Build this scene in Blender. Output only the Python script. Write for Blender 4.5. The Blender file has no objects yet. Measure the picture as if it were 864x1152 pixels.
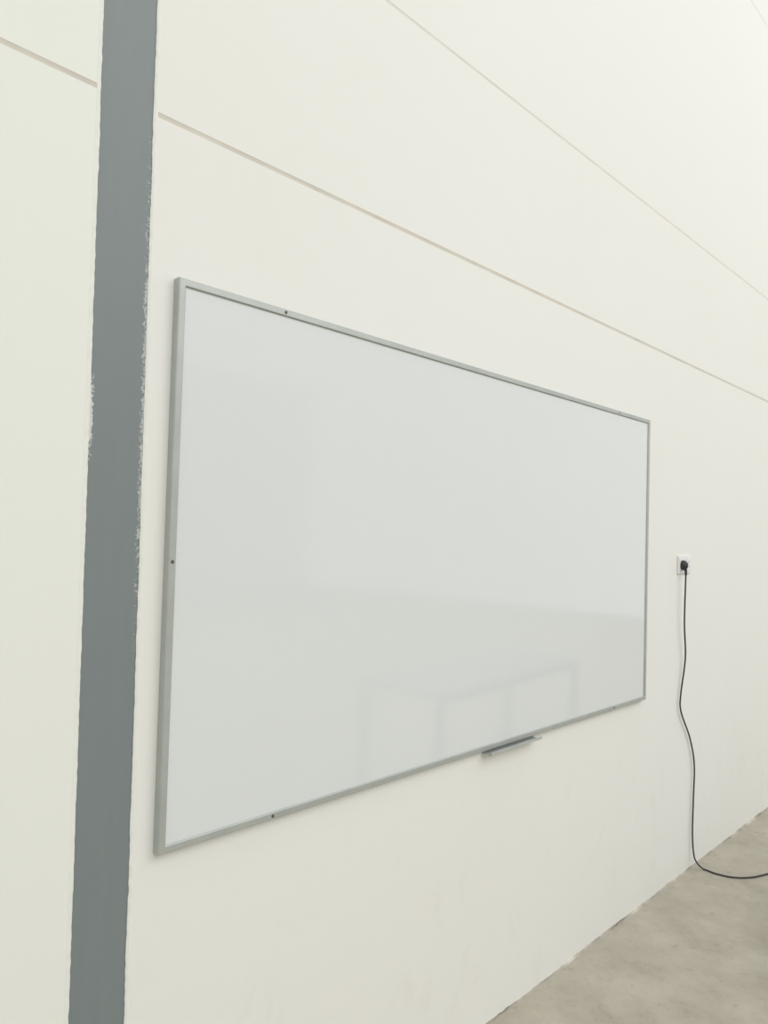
import bpy, bmesh, math, random
import numpy as np
from mathutils import Vector, Matrix, noise
random.seed(7)
S = bpy.context.scene; COL = S.collection

# ---------- camera fit (recovers the lens, the camera pose and the real sizes on the wall) ----------
def rod(r):
    a = np.linalg.norm(r)
    if a < 1e-12: return np.eye(3)
    k = r/a; K = np.array([[0,-k[2],k[1]],[k[2],0,-k[0]],[-k[1],k[0],0]])
    return np.eye(3)+math.sin(a)*K+(1-math.cos(a))*K@K
dh = np.array([.695,.044,.7176]); dv = np.array([-.0283,.999,-.0345]); dh/=np.linalg.norm(dh); dv-=dh*(dv@dh); dv/=np.linalg.norm(dv)
R0 = np.stack([dh, np.cross(dh,dv), -dv], axis=1)
BF = -.0215
def proj(p, X):
    q = (rod(p[:3])@R0)@(np.array(X)-p[3:6]); return np.array([432+p[6]*q[0]/q[2], 576+p[6]*q[1]/q[2]])
def hit(p, px, py, axis=1, val=0.0):
    d = (rod(p[:3])@R0).T@np.array([px-432,py-576,p[6]]); t=(val-p[3+axis])/d[axis]; return p[3:6]+t*d, t
def res(p):
    f,W,zb,g1,g2 = p[6:11]; r=[]
    for X,px in (((0,BF,zb+1.2),(202,311)),((W,BF,zb+1.2),(732,473)),((W,BF,zb),(727,788)),((0,BF,zb),(178,963))):
        r += list(proj(p,X)-np.array(px))
    for pts,z in (([(550,1152),(700,1036),(864,904)],0),([(0,42),(107,95),(182,132),(500,285),(864,450)],g1),([(426,0),(640,150),(864,340)],g2)):
        for px in pts:
            h,t = hit(p,*px); r.append(.5*(h[2]-z)/t)
    r.append((f-830)/20)
    return np.array(r)
p = np.array([0,0,0,-.79,-1.41,1.5,830,2.29,.84,2.355,2.944],float)
lam=1e-3
for it in range(60):
    r=res(p); J=np.stack([(res(p+np.eye(11)[i]*1e-5)-r)/1e-5 for i in range(11)],1)
    st=np.linalg.solve(J.T@J+lam*np.diag(np.diag(J.T@J)+1e-9),-J.T@r)
    if (res(p+st)**2).sum()<(r**2).sum(): p=p+st; lam*=.3
    else: lam*=4
R=rod(p[:3])@R0
def onwall(px,py,y=0.0): return hit(p,px,py,1,y)[0]
def onfloor(px,py,z=0.0): return hit(p,px,py,2,z)[0]
CABW=[(770,646),(770,700),(771,740),(766,780),(766,800),(776,830),(781,860),(780,900),(779,935)]
CABF=[(792,978),(806,983),(825,987),(845,987),(864,983)]
ZB=p[8]; BW=p[7]; G1=p[9]; G2=p[10]

# ---------- helpers ----------
def mat(name): 
    m=bpy.data.materials.new(name); m.use_nodes=True; nt=m.node_tree; return m,nt,nt.nodes['Principled BSDF']
def plain(name,c,rough=.5,metal=0,var=.06,scale=30,c2=None):
    m,nt,b=mat(name); N=nt.nodes; L=nt.links
    tc=N.new('ShaderNodeTexCoord'); nz=N.new('ShaderNodeTexNoise'); nz.inputs['Scale'].default_value=scale; nz.inputs['Detail'].default_value=5
    L.new(tc.outputs['Object'],nz.inputs['Vector'])
    cr=N.new('ShaderNodeValToRGB'); cr.color_ramp.elements[0].position=.3; cr.color_ramp.elements[1].position=.7
    cr.color_ramp.elements[0].color=tuple(v*(1-var) for v in c)+(1,); cr.color_ramp.elements[1].color=tuple(min(1,v*(1+var)) for v in (c2 or c))+(1,)
    L.new(nz.outputs['Fac'],cr.inputs['Fac']); L.new(cr.outputs['Color'],b.inputs['Base Color'])
    b.inputs['Roughness'].default_value=rough; b.inputs['Metallic'].default_value=metal
    return m
def bump(m,scale,dist,strength=.4):
    nt=m.node_tree; b=nt.nodes['Principled BSDF']; tc=nt.nodes.new('ShaderNodeTexCoord'); nz=nt.nodes.new('ShaderNodeTexNoise'); nz.inputs['Scale'].default_value=scale; nz.inputs['Detail'].default_value=6
    bp=nt.nodes.new('ShaderNodeBump'); bp.inputs['Strength'].default_value=strength; bp.inputs['Distance'].default_value=dist
    nt.links.new(tc.outputs['Object'],nz.inputs['Vector']); nt.links.new(nz.outputs['Fac'],bp.inputs['Height']); nt.links.new(bp.outputs['Normal'],b.inputs['Normal'])
def obj(name,bm,mats,parent=None,loc=(0,0,0),smooth=False):
    bmesh.ops.recalc_face_normals(bm,faces=bm.faces)
    me=bpy.data.meshes.new(name); bm.to_mesh(me); bm.free()
    for m in (mats if isinstance(mats,(list,tuple)) else [mats]): me.materials.append(m)
    if smooth:
        for f in me.polygons: f.use_smooth=True
    o=bpy.data.objects.new(name,me); COL.objects.link(o); o.location=loc
    if parent: o.parent=parent
    return o
def thing(name,label,cat,loc,rz=0):
    o=bpy.data.objects.new(name,None); COL.objects.link(o); o.location=loc; o.rotation_euler=(0,0,rz); o.empty_display_size=.1; o['label']=label; o['category']=cat; return o
def box(bm,a,b,bev=0):
    r=bmesh.ops.create_cube(bm,size=1); vs=r['verts']
    for v in vs: v.co=Vector([(a[i]+b[i])/2+v.co[i]*(b[i]-a[i]) for i in range(3)])
    if bev:
        es=list({e for v in vs for e in v.link_edges}); bmesh.ops.bevel(bm,geom=es,offset=bev,segments=3,affect='EDGES',profile=.5)
def prism(bm,prof,xa,xb,mi=None):   # prof: (y,z); xa/xb functions of z
    A=[bm.verts.new((xa(z),y,z)) for y,z in prof]; B=[bm.verts.new((xb(z),y,z)) for y,z in prof]; n=len(prof)
    for i in range(n):
        f=bm.faces.new((A[i],A[(i+1)%n],B[(i+1)%n],B[i]))
        if mi: f.material_index=mi[i]
    bm.faces.new(A); bm.faces.new(B[::-1])
def catmull(P,n=8):
    P=[Vector(q) for q in P]; P=[P[0]*2-P[1]]+P+[P[-1]*2-P[-2]]; out=[]
    for i in range(1,len(P)-2):
        a,b,c,d=P[i-1:i+3]
        for k in range(n):
            t=k/n; out.append(.5*((2*b)+(c-a)*t+(2*a-5*b+4*c-d)*t*t+(3*b-a-3*c+d)*t**3))
    out.append(P[-2]); return out
def tube(bm,P,r,seg=10):
    rings=[]; prev=None
    for i,q in enumerate(P):
        t=(P[min(i+1,len(P)-1)]-P[max(i-1,0)]).normalized()
        u=(prev-t*prev.dot(t)) if prev is not None else t.orthogonal()
        u.normalize(); prev=u; w=t.cross(u); rr=r(i/(len(P)-1)) if callable(r) else r
        rings.append([bm.verts.new(q+u*rr*math.cos(2*math.pi*k/seg)+w*rr*math.sin(2*math.pi*k/seg)) for k in range(seg)])
    for a,b in zip(rings,rings[1:]):
        for k in range(seg): bm.faces.new((a[k],a[(k+1)%seg],b[(k+1)%seg],b[k]))
    bm.faces.new(rings[0][::-1]); bm.faces.new(rings[-1])

# ---------- column edges ----------
l0,l1,r0,r1=(onwall(*k) for k in ((117,0),(77,1152),(178,0),(140,1152)))
kx=float((l0[0]-l1[0])/(l0[2]-l1[2])+(r0[0]-r1[0])/(r0[2]-r1[2]))/2
cl=float((l0[0]+l1[0])/2-kx*(l0[2]+l1[2])/2); crr=float((r0[0]+r1[0])/2-kx*(r0[2]+r1[2])/2)
XL=lambda z: cl+kx*z
XR=lambda z: crr+kx*z
TOP=6.0; G3=onwall(845,0)[2]

# ---------- materials ----------
def wallmat(name,ca,cb):
    m=plain(name,ca,.75,0,.004,.55,cb); bump(m,45,.002,.10)
    nt=m.node_tree; N=nt.nodes; L=nt.links; b=N['Principled BSDF']; src=b.inputs['Base Color'].links[0].from_socket
    tc=N.new('ShaderNodeTexCoord'); mp=N.new('ShaderNodeMapping'); mp.inputs['Scale'].default_value=(7,1,4); nz=N.new('ShaderNodeTexNoise'); nz.inputs['Scale'].default_value=1; nz.inputs['Detail'].default_value=8; nz.inputs['Roughness'].default_value=.7; nz.inputs['Distortion'].default_value=.8
    L.new(tc.outputs['Object'],mp.inputs['Vector']); L.new(mp.outputs['Vector'],nz.inputs['Vector'])
    cr=N.new('ShaderNodeValToRGB'); cr.color_ramp.elements[0].position=.27; cr.color_ramp.elements[0].color=(.93,.92,.90,1); cr.color_ramp.elements[1].position=.45; cr.color_ramp.elements[1].color=(1,1,1,1); L.new(nz.outputs['Fac'],cr.inputs['Fac'])
    sp_=N.new('ShaderNodeSeparateXYZ'); L.new(tc.outputs['Object'],sp_.inputs[0]); mr=N.new('ShaderNodeMapRange'); mr.inputs['From Min'].default_value=.1; mr.inputs['From Max'].default_value=1.1; mr.inputs['To Min'].default_value=.8; mr.inputs['To Max'].default_value=.12; L.new(sp_.outputs['Z'],mr.inputs['Value'])
    mx=N.new('ShaderNodeMix'); mx.data_type='RGBA'; mx.blend_type='MULTIPLY'; L.new(mr.outputs['Result'],mx.inputs['Factor']); L.new(src,mx.inputs['A']); L.new(cr.outputs['Color'],mx.inputs['B']); L.new(mx.outputs['Result'],b.inputs['Base Color'])
    return m
m_wall=wallmat('wall_paint',(.772,.757,.712),(.770,.770,.732))
m_wall_l=wallmat('left_wall_paint',(.768,.775,.712),(.765,.778,.722))
m_joint=plain('joint_sealant',(.60,.56,.49),.85,0,.10,7)
m_joint2=plain('faint_joint_sealant',(.665,.63,.585),.85,0,.06,9)
m_caulk=plain('edge_filler',(.765,.765,.715),.8,0,.04,40); bump(m_caulk,60,.003,.3)
m_far=plain('far_wall_paint',(.74,.74,.72),.8,0,.02,1)
m_floor,nt,b=mat('concrete'); N=nt.nodes; L=nt.links
tc=N.new('ShaderNodeTexCoord'); n1=N.new('ShaderNodeTexNoise'); n1.inputs['Scale'].default_value=5; n1.inputs['Detail'].default_value=9; n1.inputs['Roughness'].default_value=.68
n2=N.new('ShaderNodeTexNoise'); n2.inputs['Scale'].default_value=22; n2.inputs['Detail'].default_value=7; n2.inputs['Roughness'].default_value=.7
L.new(tc.outputs['Object'],n1.inputs['Vector']); L.new(tc.outputs['Object'],n2.inputs['Vector'])
c1=N.new('ShaderNodeValToRGB'); c1.color_ramp.elements[0].position=.32; c1.color_ramp.elements[0].color=(.355,.318,.256,1); c1.color_ramp.elements[1].position=.68; c1.color_ramp.elements[1].color=(.485,.445,.372,1)
c2=N.new('ShaderNodeValToRGB'); c2.color_ramp.elements[0].position=.24; c2.color_ramp.elements[0].color=(.70,.68,.65,1); c2.color_ramp.elements[1].position=.43; c2.color_ramp.elements[1].color=(1,1,1,1)
mx=N.new('ShaderNodeMix'); mx.data_type='RGBA'; mx.blend_type='MULTIPLY'; mx.inputs['Factor'].default_value=1
L.new(n1.outputs['Fac'],c1.inputs['Fac']); L.new(n2.outputs['Fac'],c2.inputs['Fac']); L.new(c1.outputs['Color'],mx.inputs['A']); L.new(c2.outputs['Color'],mx.inputs['B']); L.new(mx.outputs['Result'],b.inputs['Base Color'])
b.inputs['Roughness'].default_value=.7; bump(m_floor,60,.003,.12)
m_mortar=plain('floor_edge_joint',(.20,.17,.13),.9,0,.3,5,(.52,.48,.41)); bump(m_mortar,50,.004,.6)
m_alu=plain('satin_aluminium',(.43,.45,.425),.42,.35,.05,15)
m_tray=plain('pale_aluminium',(.46,.48,.46),.45,.2,.05,15)
m_screw=plain('screw_metal',(.13,.11,.10),.5,.4,.1,200)
m_pale_screw=plain('bright_screw_metal',(.30,.30,.28),.5,.4,.1,200)
m_board=plain('whiteboard_enamel',(.675,.698,.688),.07,0,.006,2); m_board.node_tree.nodes['Principled BSDF'].inputs['IOR'].default_value=1.58
m_back=plain('board_backing',(.45,.45,.43),.8,0,.05,20)
m_plate=plain('white_plastic',(.74,.74,.73),.4,0,.02,40)
m_black=plain('black_rubber',(.025,.025,.026),.5,0,.15,60)
m_hole=plain('socket_hole',(.15,.15,.15),.7,0,.1,60)
m_top=plain('table_top_laminate',(.30,.295,.29),.5,0,.06,6)
m_steel=plain('grey_table_steel',(.07,.075,.08),.45,.2,.06,20)
# column paint: flat grey, pale chips along the edges
m_col,nt,b=mat('grey_column_paint'); N=nt.nodes; L=nt.links
def math_(op,a,bv,c=None):
    n=N.new('ShaderNodeMath'); n.operation=op
    for i,v in enumerate((a,bv) if c is None else (a,bv,c)):
        if hasattr(v,'is_linked'): L.new(v,n.inputs[i])
        else: n.inputs[i].default_value=v
    return n.outputs[0]
tc=N.new('ShaderNodeTexCoord'); mp=N.new('ShaderNodeMapping'); mp.inputs['Scale'].default_value=(40,1,5); nz=N.new('ShaderNodeTexNoise'); nz.inputs['Scale'].default_value=1; nz.inputs['Detail'].default_value=5
L.new(tc.outputs['Object'],mp.inputs['Vector']); L.new(mp.outputs['Vector'],nz.inputs['Vector'])
cr=N.new('ShaderNodeValToRGB'); cr.color_ramp.elements[0].position=.3; cr.color_ramp.elements[0].color=(.180,.208,.210,1); cr.color_ramp.elements[1].position=.75; cr.color_ramp.elements[1].color=(.190,.219,.220,1)
L.new(nz.outputs['Fac'],cr.inputs['Fac'])
sx=N.new('ShaderNodeSeparateXYZ'); L.new(tc.outputs['Object'],sx.inputs[0])
er=math_('SUBTRACT',math_('MULTIPLY_ADD',sx.outputs['Z'],kx,crr),sx.outputs['X'])     # distance from the right edge
el=math_('SUBTRACT',sx.outputs['X'],math_('MULTIPLY_ADD',sx.outputs['Z'],kx,cl))      # distance from the left edge
nc=N.new('ShaderNodeTexNoise'); nc.inputs['Scale'].default_value=190; nc.inputs['Detail'].default_value=6; nc.inputs['Roughness'].default_value=.65; L.new(tc.outputs['Object'],nc.inputs['Vector'])
zc=float(onwall(165,440)[2]); zh=float(onwall(165,200)[2])-zc; zl=float(onwall(106,468)[2])
zm=math_('SUBTRACT',1.35,math_('DIVIDE',math_('ABSOLUTE',math_('SUBTRACT',sx.outputs['Z'],zc),0),zh)); zm=math_('MINIMUM',math_('MAXIMUM',zm,0),1.0)
th=math_('MULTIPLY',math_('MAXIMUM',math_('SUBTRACT',.010,er),0),22.0); th=math_('MULTIPLY',th,zm)
zm2=math_('MAXIMUM',math_('SUBTRACT',1.0,math_('DIVIDE',math_('ABSOLUTE',math_('SUBTRACT',sx.outputs['Z'],zl),0),.10)),0)
th2=math_('MULTIPLY',math_('MULTIPLY',math_('MAXIMUM',math_('SUBTRACT',.010,el),0),55.0),zm2)
sm=math_('ADD',math_('ADD',nc.outputs['Fac'],th),th2)
ch=N.new('ShaderNodeValToRGB'); ch.color_ramp.elements[0].position=.59; ch.color_ramp.elements[0].color=(0,0,0,1); ch.color_ramp.elements[1].position=.69; ch.color_ramp.elements[1].color=(1,1,1,1); L.new(sm,ch.inputs['Fac'])
near=math_('MULTIPLY',math_('LESS_THAN',er,.010),math_('MINIMUM',math_('MULTIPLY',zm,2.0),.75))
near=math_('MAXIMUM',near,math_('MULTIPLY',math_('LESS_THAN',el,.010),math_('MINIMUM',math_('MULTIPLY',zm2,4.0),1.0)))
fac=math_('MULTIPLY',math_('MULTIPLY',ch.outputs['Color'],near),.8)
mx=N.new('ShaderNodeMix'); mx.data_type='RGBA'; L.new(fac,mx.inputs['Factor']); L.new(cr.outputs['Color'],mx.inputs['A']); mx.inputs['B'].default_value=(.70,.70,.67,1)
L.new(mx.outputs['Result'],b.inputs['Base Color']); b.inputs['Roughness'].default_value=.5; bump(m_col,40,.002,.08)

# ---------- setting ----------
def wall_prof(gs):
    pr=[(.15,0),(0,0)]; mi=[0,0]
    for z,w,d,k in gs:
        pr+=[(0,z-w/2),(d,z-w*.25),(d,z+w*.25),(0,z+w/2)]; mi[-1]=0; mi+=[k,k,k,0]
    pr+=[(0,TOP),(.15,TOP)]; mi+=[0,0]
    return pr,mi
pr,mi=wall_prof([(G1,.0112,.0006,1),(G2,.0095,.0005,2),(G3,.0095,.0005,2)])
bm=bmesh.new(); prism(bm,pr,lambda z:XR(z)+.004,lambda z:14.0,mi); o=obj('wall_back',bm,[m_wall,m_joint,m_joint2]); o['kind']='structure'
bm=bmesh.new(); prism(bm,pr,lambda z:-7.0,lambda z:XL(z)-.004,mi); o=obj('wall_left',bm,[m_wall_l,m_joint,m_joint2]); o['kind']='structure'
bm=bmesh.new(); box(bm,(-7,-16,-.1),(14,.15,0)); o=obj('floor',bm,m_floor); o['kind']='structure'
bm=bmesh.new(); box(bm,(-7,-16.15,0),(14,-16,TOP)); o=obj('wall_front',bm,m_far); o['kind']='structure'
bm=bmesh.new()
prism(bm,[(.003,0),(.003,TOP),(.02,TOP),(.02,0)],lambda z:XL(z)-.003,lambda z:XR(z)+.003)
prism(bm,[(.02,0),(.02,TOP),(.14,TOP),(.14,0)],lambda z:(XL(z)+XR(z))/2-.004,lambda z:(XL(z)+XR(z))/2+.004)
o=obj('steel_column',bm,m_col); o['label']='tall grey painted steel column set into the white wall left of the whiteboard'; o['category']='column'
def bead(name,xe,sgn,seed):
    bm=bmesh.new(); n=2000; rows=[]
    for i in range(n+1):
        z=TOP*i/n
        j=.0007*noise.noise((z*9,seed,0))+.0012*noise.noise((z*60,seed,3))+.0022*max(0,noise.noise((z*5,seed,9))-.3)
        inner=xe(z)-sgn*(.0005+j); outer=xe(z)+sgn*(.008+.0006*noise.noise((z*14,seed,5)))
        mid=(inner+outer)/2
        rows.append([bm.verts.new(c) for c in ((inner,.0028,z),(inner,.0012,z),(mid,-.0010,z),(outer,-.0003,z),(outer,.002,z))])
    for a,b_ in zip(rows,rows[1:]):
        for k in range(5): bm.faces.new((a[k],a[(k+1)%5],b_[(k+1)%5],b_[k]))
    bm.faces.new(rows[0]); bm.faces.new(rows[-1])
    o=obj(name,bm,m_caulk); o['kind']='structure'
bead('trim_1',XL,-1,1.3); bead('trim_2',XR,1,7.7)
# dirty mortar joint at wall foot, no baseboard
bm=bmesh.new(); rows=[]; n=2600
for i in range(n+1):
    x=crr+.01+(13.9-crr)*i/n
    w=.007+.010*noise.noise((x*1.9,2,0))+.008*noise.noise((x*7.7,5,1))+.006*noise.noise((x*31,5,1)); h=.004+.004*noise.noise((x*2.3,8,0))+.005*noise.noise((x*11,1,4))+.004*noise.noise((x*43,1,4))
    w=max(.0012,w);h=max(.0012,h)
    rows.append([bm.verts.new(c) for c in ((x,0,0),(x,0,h),(x,-w*.5,h*.5),(x,-w,0))])
for a,b_ in zip(rows,rows[1:]):
    for k in range(4): bm.faces.new((a[k],a[(k+1)%4],b_[(k+1)%4],b_[k]))
bm.faces.new(rows[0]); bm.faces.new(rows[-1])
o=obj('trim_mortar_joint',bm,m_mortar); o['kind']='structure'

# ---------- whiteboard ----------
HB=1.2
wb=thing('whiteboard','large blank white board with thin grey aluminium frame mounted on the white wall','whiteboard',(0,0,ZB))
prof=[(0,-.001),(0,-.0195),(.002,-.0215),(.0145,-.0215),(.0165,-.0195),(.0165,-.001)]
rails=[]
cor=[(0,0),(BW,0),(BW,HB),(0,HB)]; inw=[(1,1),(-1,1),(-1,-1),(1,-1)]
for i in range(4):
    j=(i+1)%4; bm=bmesh.new()
    A=[bm.verts.new((cor[i][0]+inw[i][0]*u,y,cor[i][1]+inw[i][1]*u)) for u,y in prof]
    B=[bm.verts.new((cor[j][0]+inw[j][0]*u,y,cor[j][1]+inw[j][1]*u)) for u,y in prof]
    for k in range(6): bm.faces.new((A[k],A[(k+1)%6],B[(k+1)%6],B[k]))
    bm.faces.new(A); bm.faces.new(B[::-1])
    rails.append(obj('frame_rail',bm,m_alu,wb))
bm=bmesh.new(); box(bm,(.015,-.0165,.015),(BW-.015,-.010,HB-.015)); obj('writing_surface',bm,m_board,wb)
bm=bmesh.new(); box(bm,(.016,-.0095,.016),(BW-.016,-.001,HB-.016)); obj('backing_panel',bm,m_back,wb)
def screw(rail,px,py,m):
    h=onwall(px,py,BF); x=h[0]; z=h[2]-ZB
    if rail==0: z=.008
    if rail==2: z=HB-.008
    if rail==3: x=.008
    bm=bmesh.new(); bmesh.ops.create_cone(bm,cap_ends=True,segments=14,radius1=.0040,radius2=.003,depth=.002,matrix=Matrix.Translation((x,-.0225,z))@Matrix.Rotation(math.pi/2,4,'X'))
    obj('screw',bm,m,rails[rail])
for a in ((2,322,349,m_screw),(2,697,465,m_pale_screw),(3,199,632,m_screw),(0,307,918,m_screw),(0,691,797,m_screw)): screw(*a)
x0=onwall(550,850,-.03)[0]; x1=onwall(607,830,-.03)[0]
bm=bmesh.new()
prism(bm,[(-.002,.001),(-.002,-.011),(-.038,-.011),(-.040,-.0095),(-.040,-.001),(-.0388,-.001),(-.0388,-.0088),(-.0372,-.0098),(-.0032,-.0098),(-.0032,.001)][::-1],lambda z:x0,lambda z:x1)
for v in bm.verts: v.co.z-=.0015
obj('marker_tray',bm,m_tray,wb)

# ---------- socket + cord ----------
sa=onwall(761,625); sb_=onwall(776,645); sx=(sa[0]+sb_[0])/2; sz=(sa[2]+sb_[2])/2
so=thing('wall_socket','white plastic wall socket plate on the wall right of the whiteboard','socket',(sx,0,sz))
bm=bmesh.new(); box(bm,(-.072,-.008,-.043),(.072,0,.043),.0035); obj('face_plate',bm,m_plate,so)
OX=.040
for xx in (-OX,OX):
    bm=bmesh.new(); box(bm,(xx-.025,-.0105,-.03),(xx+.025,-.0075,.03),.001); ou=obj('outlet',bm,m_plate,so)
    bm=bmesh.new()
    for hx,hz,w,h in ((0,.012,.004,.008),(-.011,-.010,.0065,.004),(.011,-.010,.0065,.004)): box(bm,(xx+hx-w/2,-.0112,hz-h/2),(xx+hx+w/2,-.0095,hz+h/2))
    obj('pin_hole',bm,m_hole,ou)
pxx=sx-OX
pc=thing('power_cord','black plug and long black cord hanging from the wall socket down to the floor','power cord',(pxx,-.0112,sz))
bm=bmesh.new()
prev=None
for d,r in [(.000,.020),(.003,.021),(.010,.021),(.016,.018),(.022,.014),(.025,.010)]:
    ring=[bm.verts.new((r*math.cos(2*math.pi*k/24),-d-.0002,r*1.1*math.sin(2*math.pi*k/24)-.002)) for k in range(24)]
    if prev:
        for k in range(24): bm.faces.new((prev[k],prev[(k+1)%24],ring[(k+1)%24],ring[k]))
    else: bm.faces.new(ring)
    prev=ring
bm.faces.new(prev)
obj('plug',bm,m_black,pc,smooth=True)
bm=bmesh.new(); P=catmull([(0,-.013,-.012),(0,-.017,-.028),(0,-.018,-.05)],6); tube(bm,P,lambda t:.0085-.004*t,12); obj('strain_relief',bm,m_black,pc,smooth=True)
org=Vector((pxx,-.0112,sz)); CR=.0036
pts=[org+Vector((0,-.0178,-.045))]
for i,c in enumerate(CABW[1:]):
    yy=-.025+.013*min(1,i/2) ; h=onwall(*c,yy); pts.append(Vector(h))
pts.append(Vector(onwall(780,957,-.017))); pts.append(Vector(onwall(783,969,-.030)))
for c in CABF: pts.append(Vector(onfloor(*c,CR+.0008)))
d=(pts[-1]-pts[-2]).normalized(); pts+= [pts[-1]+d*.25+Vector((0,.02,0)),pts[-1]+d*.7+Vector((0,.03,0))]
sp=catmull(pts,10)
for q in sp: q.z=max(q.z,CR+.0006); q.y=min(q.y,-CR-.001)
bm=bmesh.new(); tube(bm,[q-org for q in sp],CR,10); obj('cord',bm,m_black,pc,smooth=True)

# ---------- work table standing out of frame, in front of the wall (seen mirrored in the board) ----------
def mirrored(px,py,z):
    h=hit(p,px,py,2,z)[0]; return Vector((h[0],2*BF-h[1],0))
A_=mirrored(497,780,.75); B_=mirrored(648,740,.75); u=(B_-A_); TL_=u.length; rz=math.atan2(u.y,u.x); TW=.55
tb=thing('work_table','grey table on dark square legs reflected faintly in the lower whiteboard','table',A_,rz)
bm=bmesh.new(); box(bm,(-.03,-TW,.718),(TL_+.03,.03,.75),.004); obj('table_top',bm,m_top,tb)
bm=bmesh.new(); box(bm,(0,-.012,.685),(TL_,.012,.7175)); obj('table_apron',bm,m_steel,tb)
for x in (0,TL_):
    for y in (0,-TW+.042):
        bm=bmesh.new(); box(bm,(x-.02,y-.02,0),(x+.02,y+.02,.6845),.003); obj('leg',bm,m_steel,tb)

# ---------- light ----------
w=bpy.data.worlds.new('sky'); S.world=w; w.use_nodes=True; bg=w.node_tree.nodes['Background']; bg.inputs['Color'].default_value=(.968,1,.985,1); bg.inputs['Strength'].default_value=.955
def area(name,loc,tgt,sx_,sy_,e,c):
    l=bpy.data.lights.new(name,'AREA'); l.shape='RECTANGLE'; l.size=sx_; l.size_y=sy_; l.energy=e; l.color=c
    o=bpy.data.objects.new(name,l); COL.objects.link(o); o.location=loc; o.rotation_euler=(Vector(tgt)-Vector(loc)).to_track_quat('-Z','Y').to_euler(); return o
area('roof_light',(3,-8,8),(2.5,0,.3),14,6,550,(1,.99,.988))
S.view_settings.view_transform='Standard'; S.view_settings.look='None'

# ---------- camera ----------
cd=bpy.data.cameras.new('camera'); co=bpy.data.objects.new('camera',cd); COL.objects.link(co)
cd.sensor_width=36; cd.lens=float(p[6])/1152*36; cd.clip_start=.02
M=Matrix(((R[0,0],-R[1,0],-R[2,0]),(R[0,1],-R[1,1],-R[2,1]),(R[0,2],-R[1,2],-R[2,2])))
co.matrix_world=Matrix.Translation(Vector(p[3:6]))@M.to_4x4()
S.camera=co
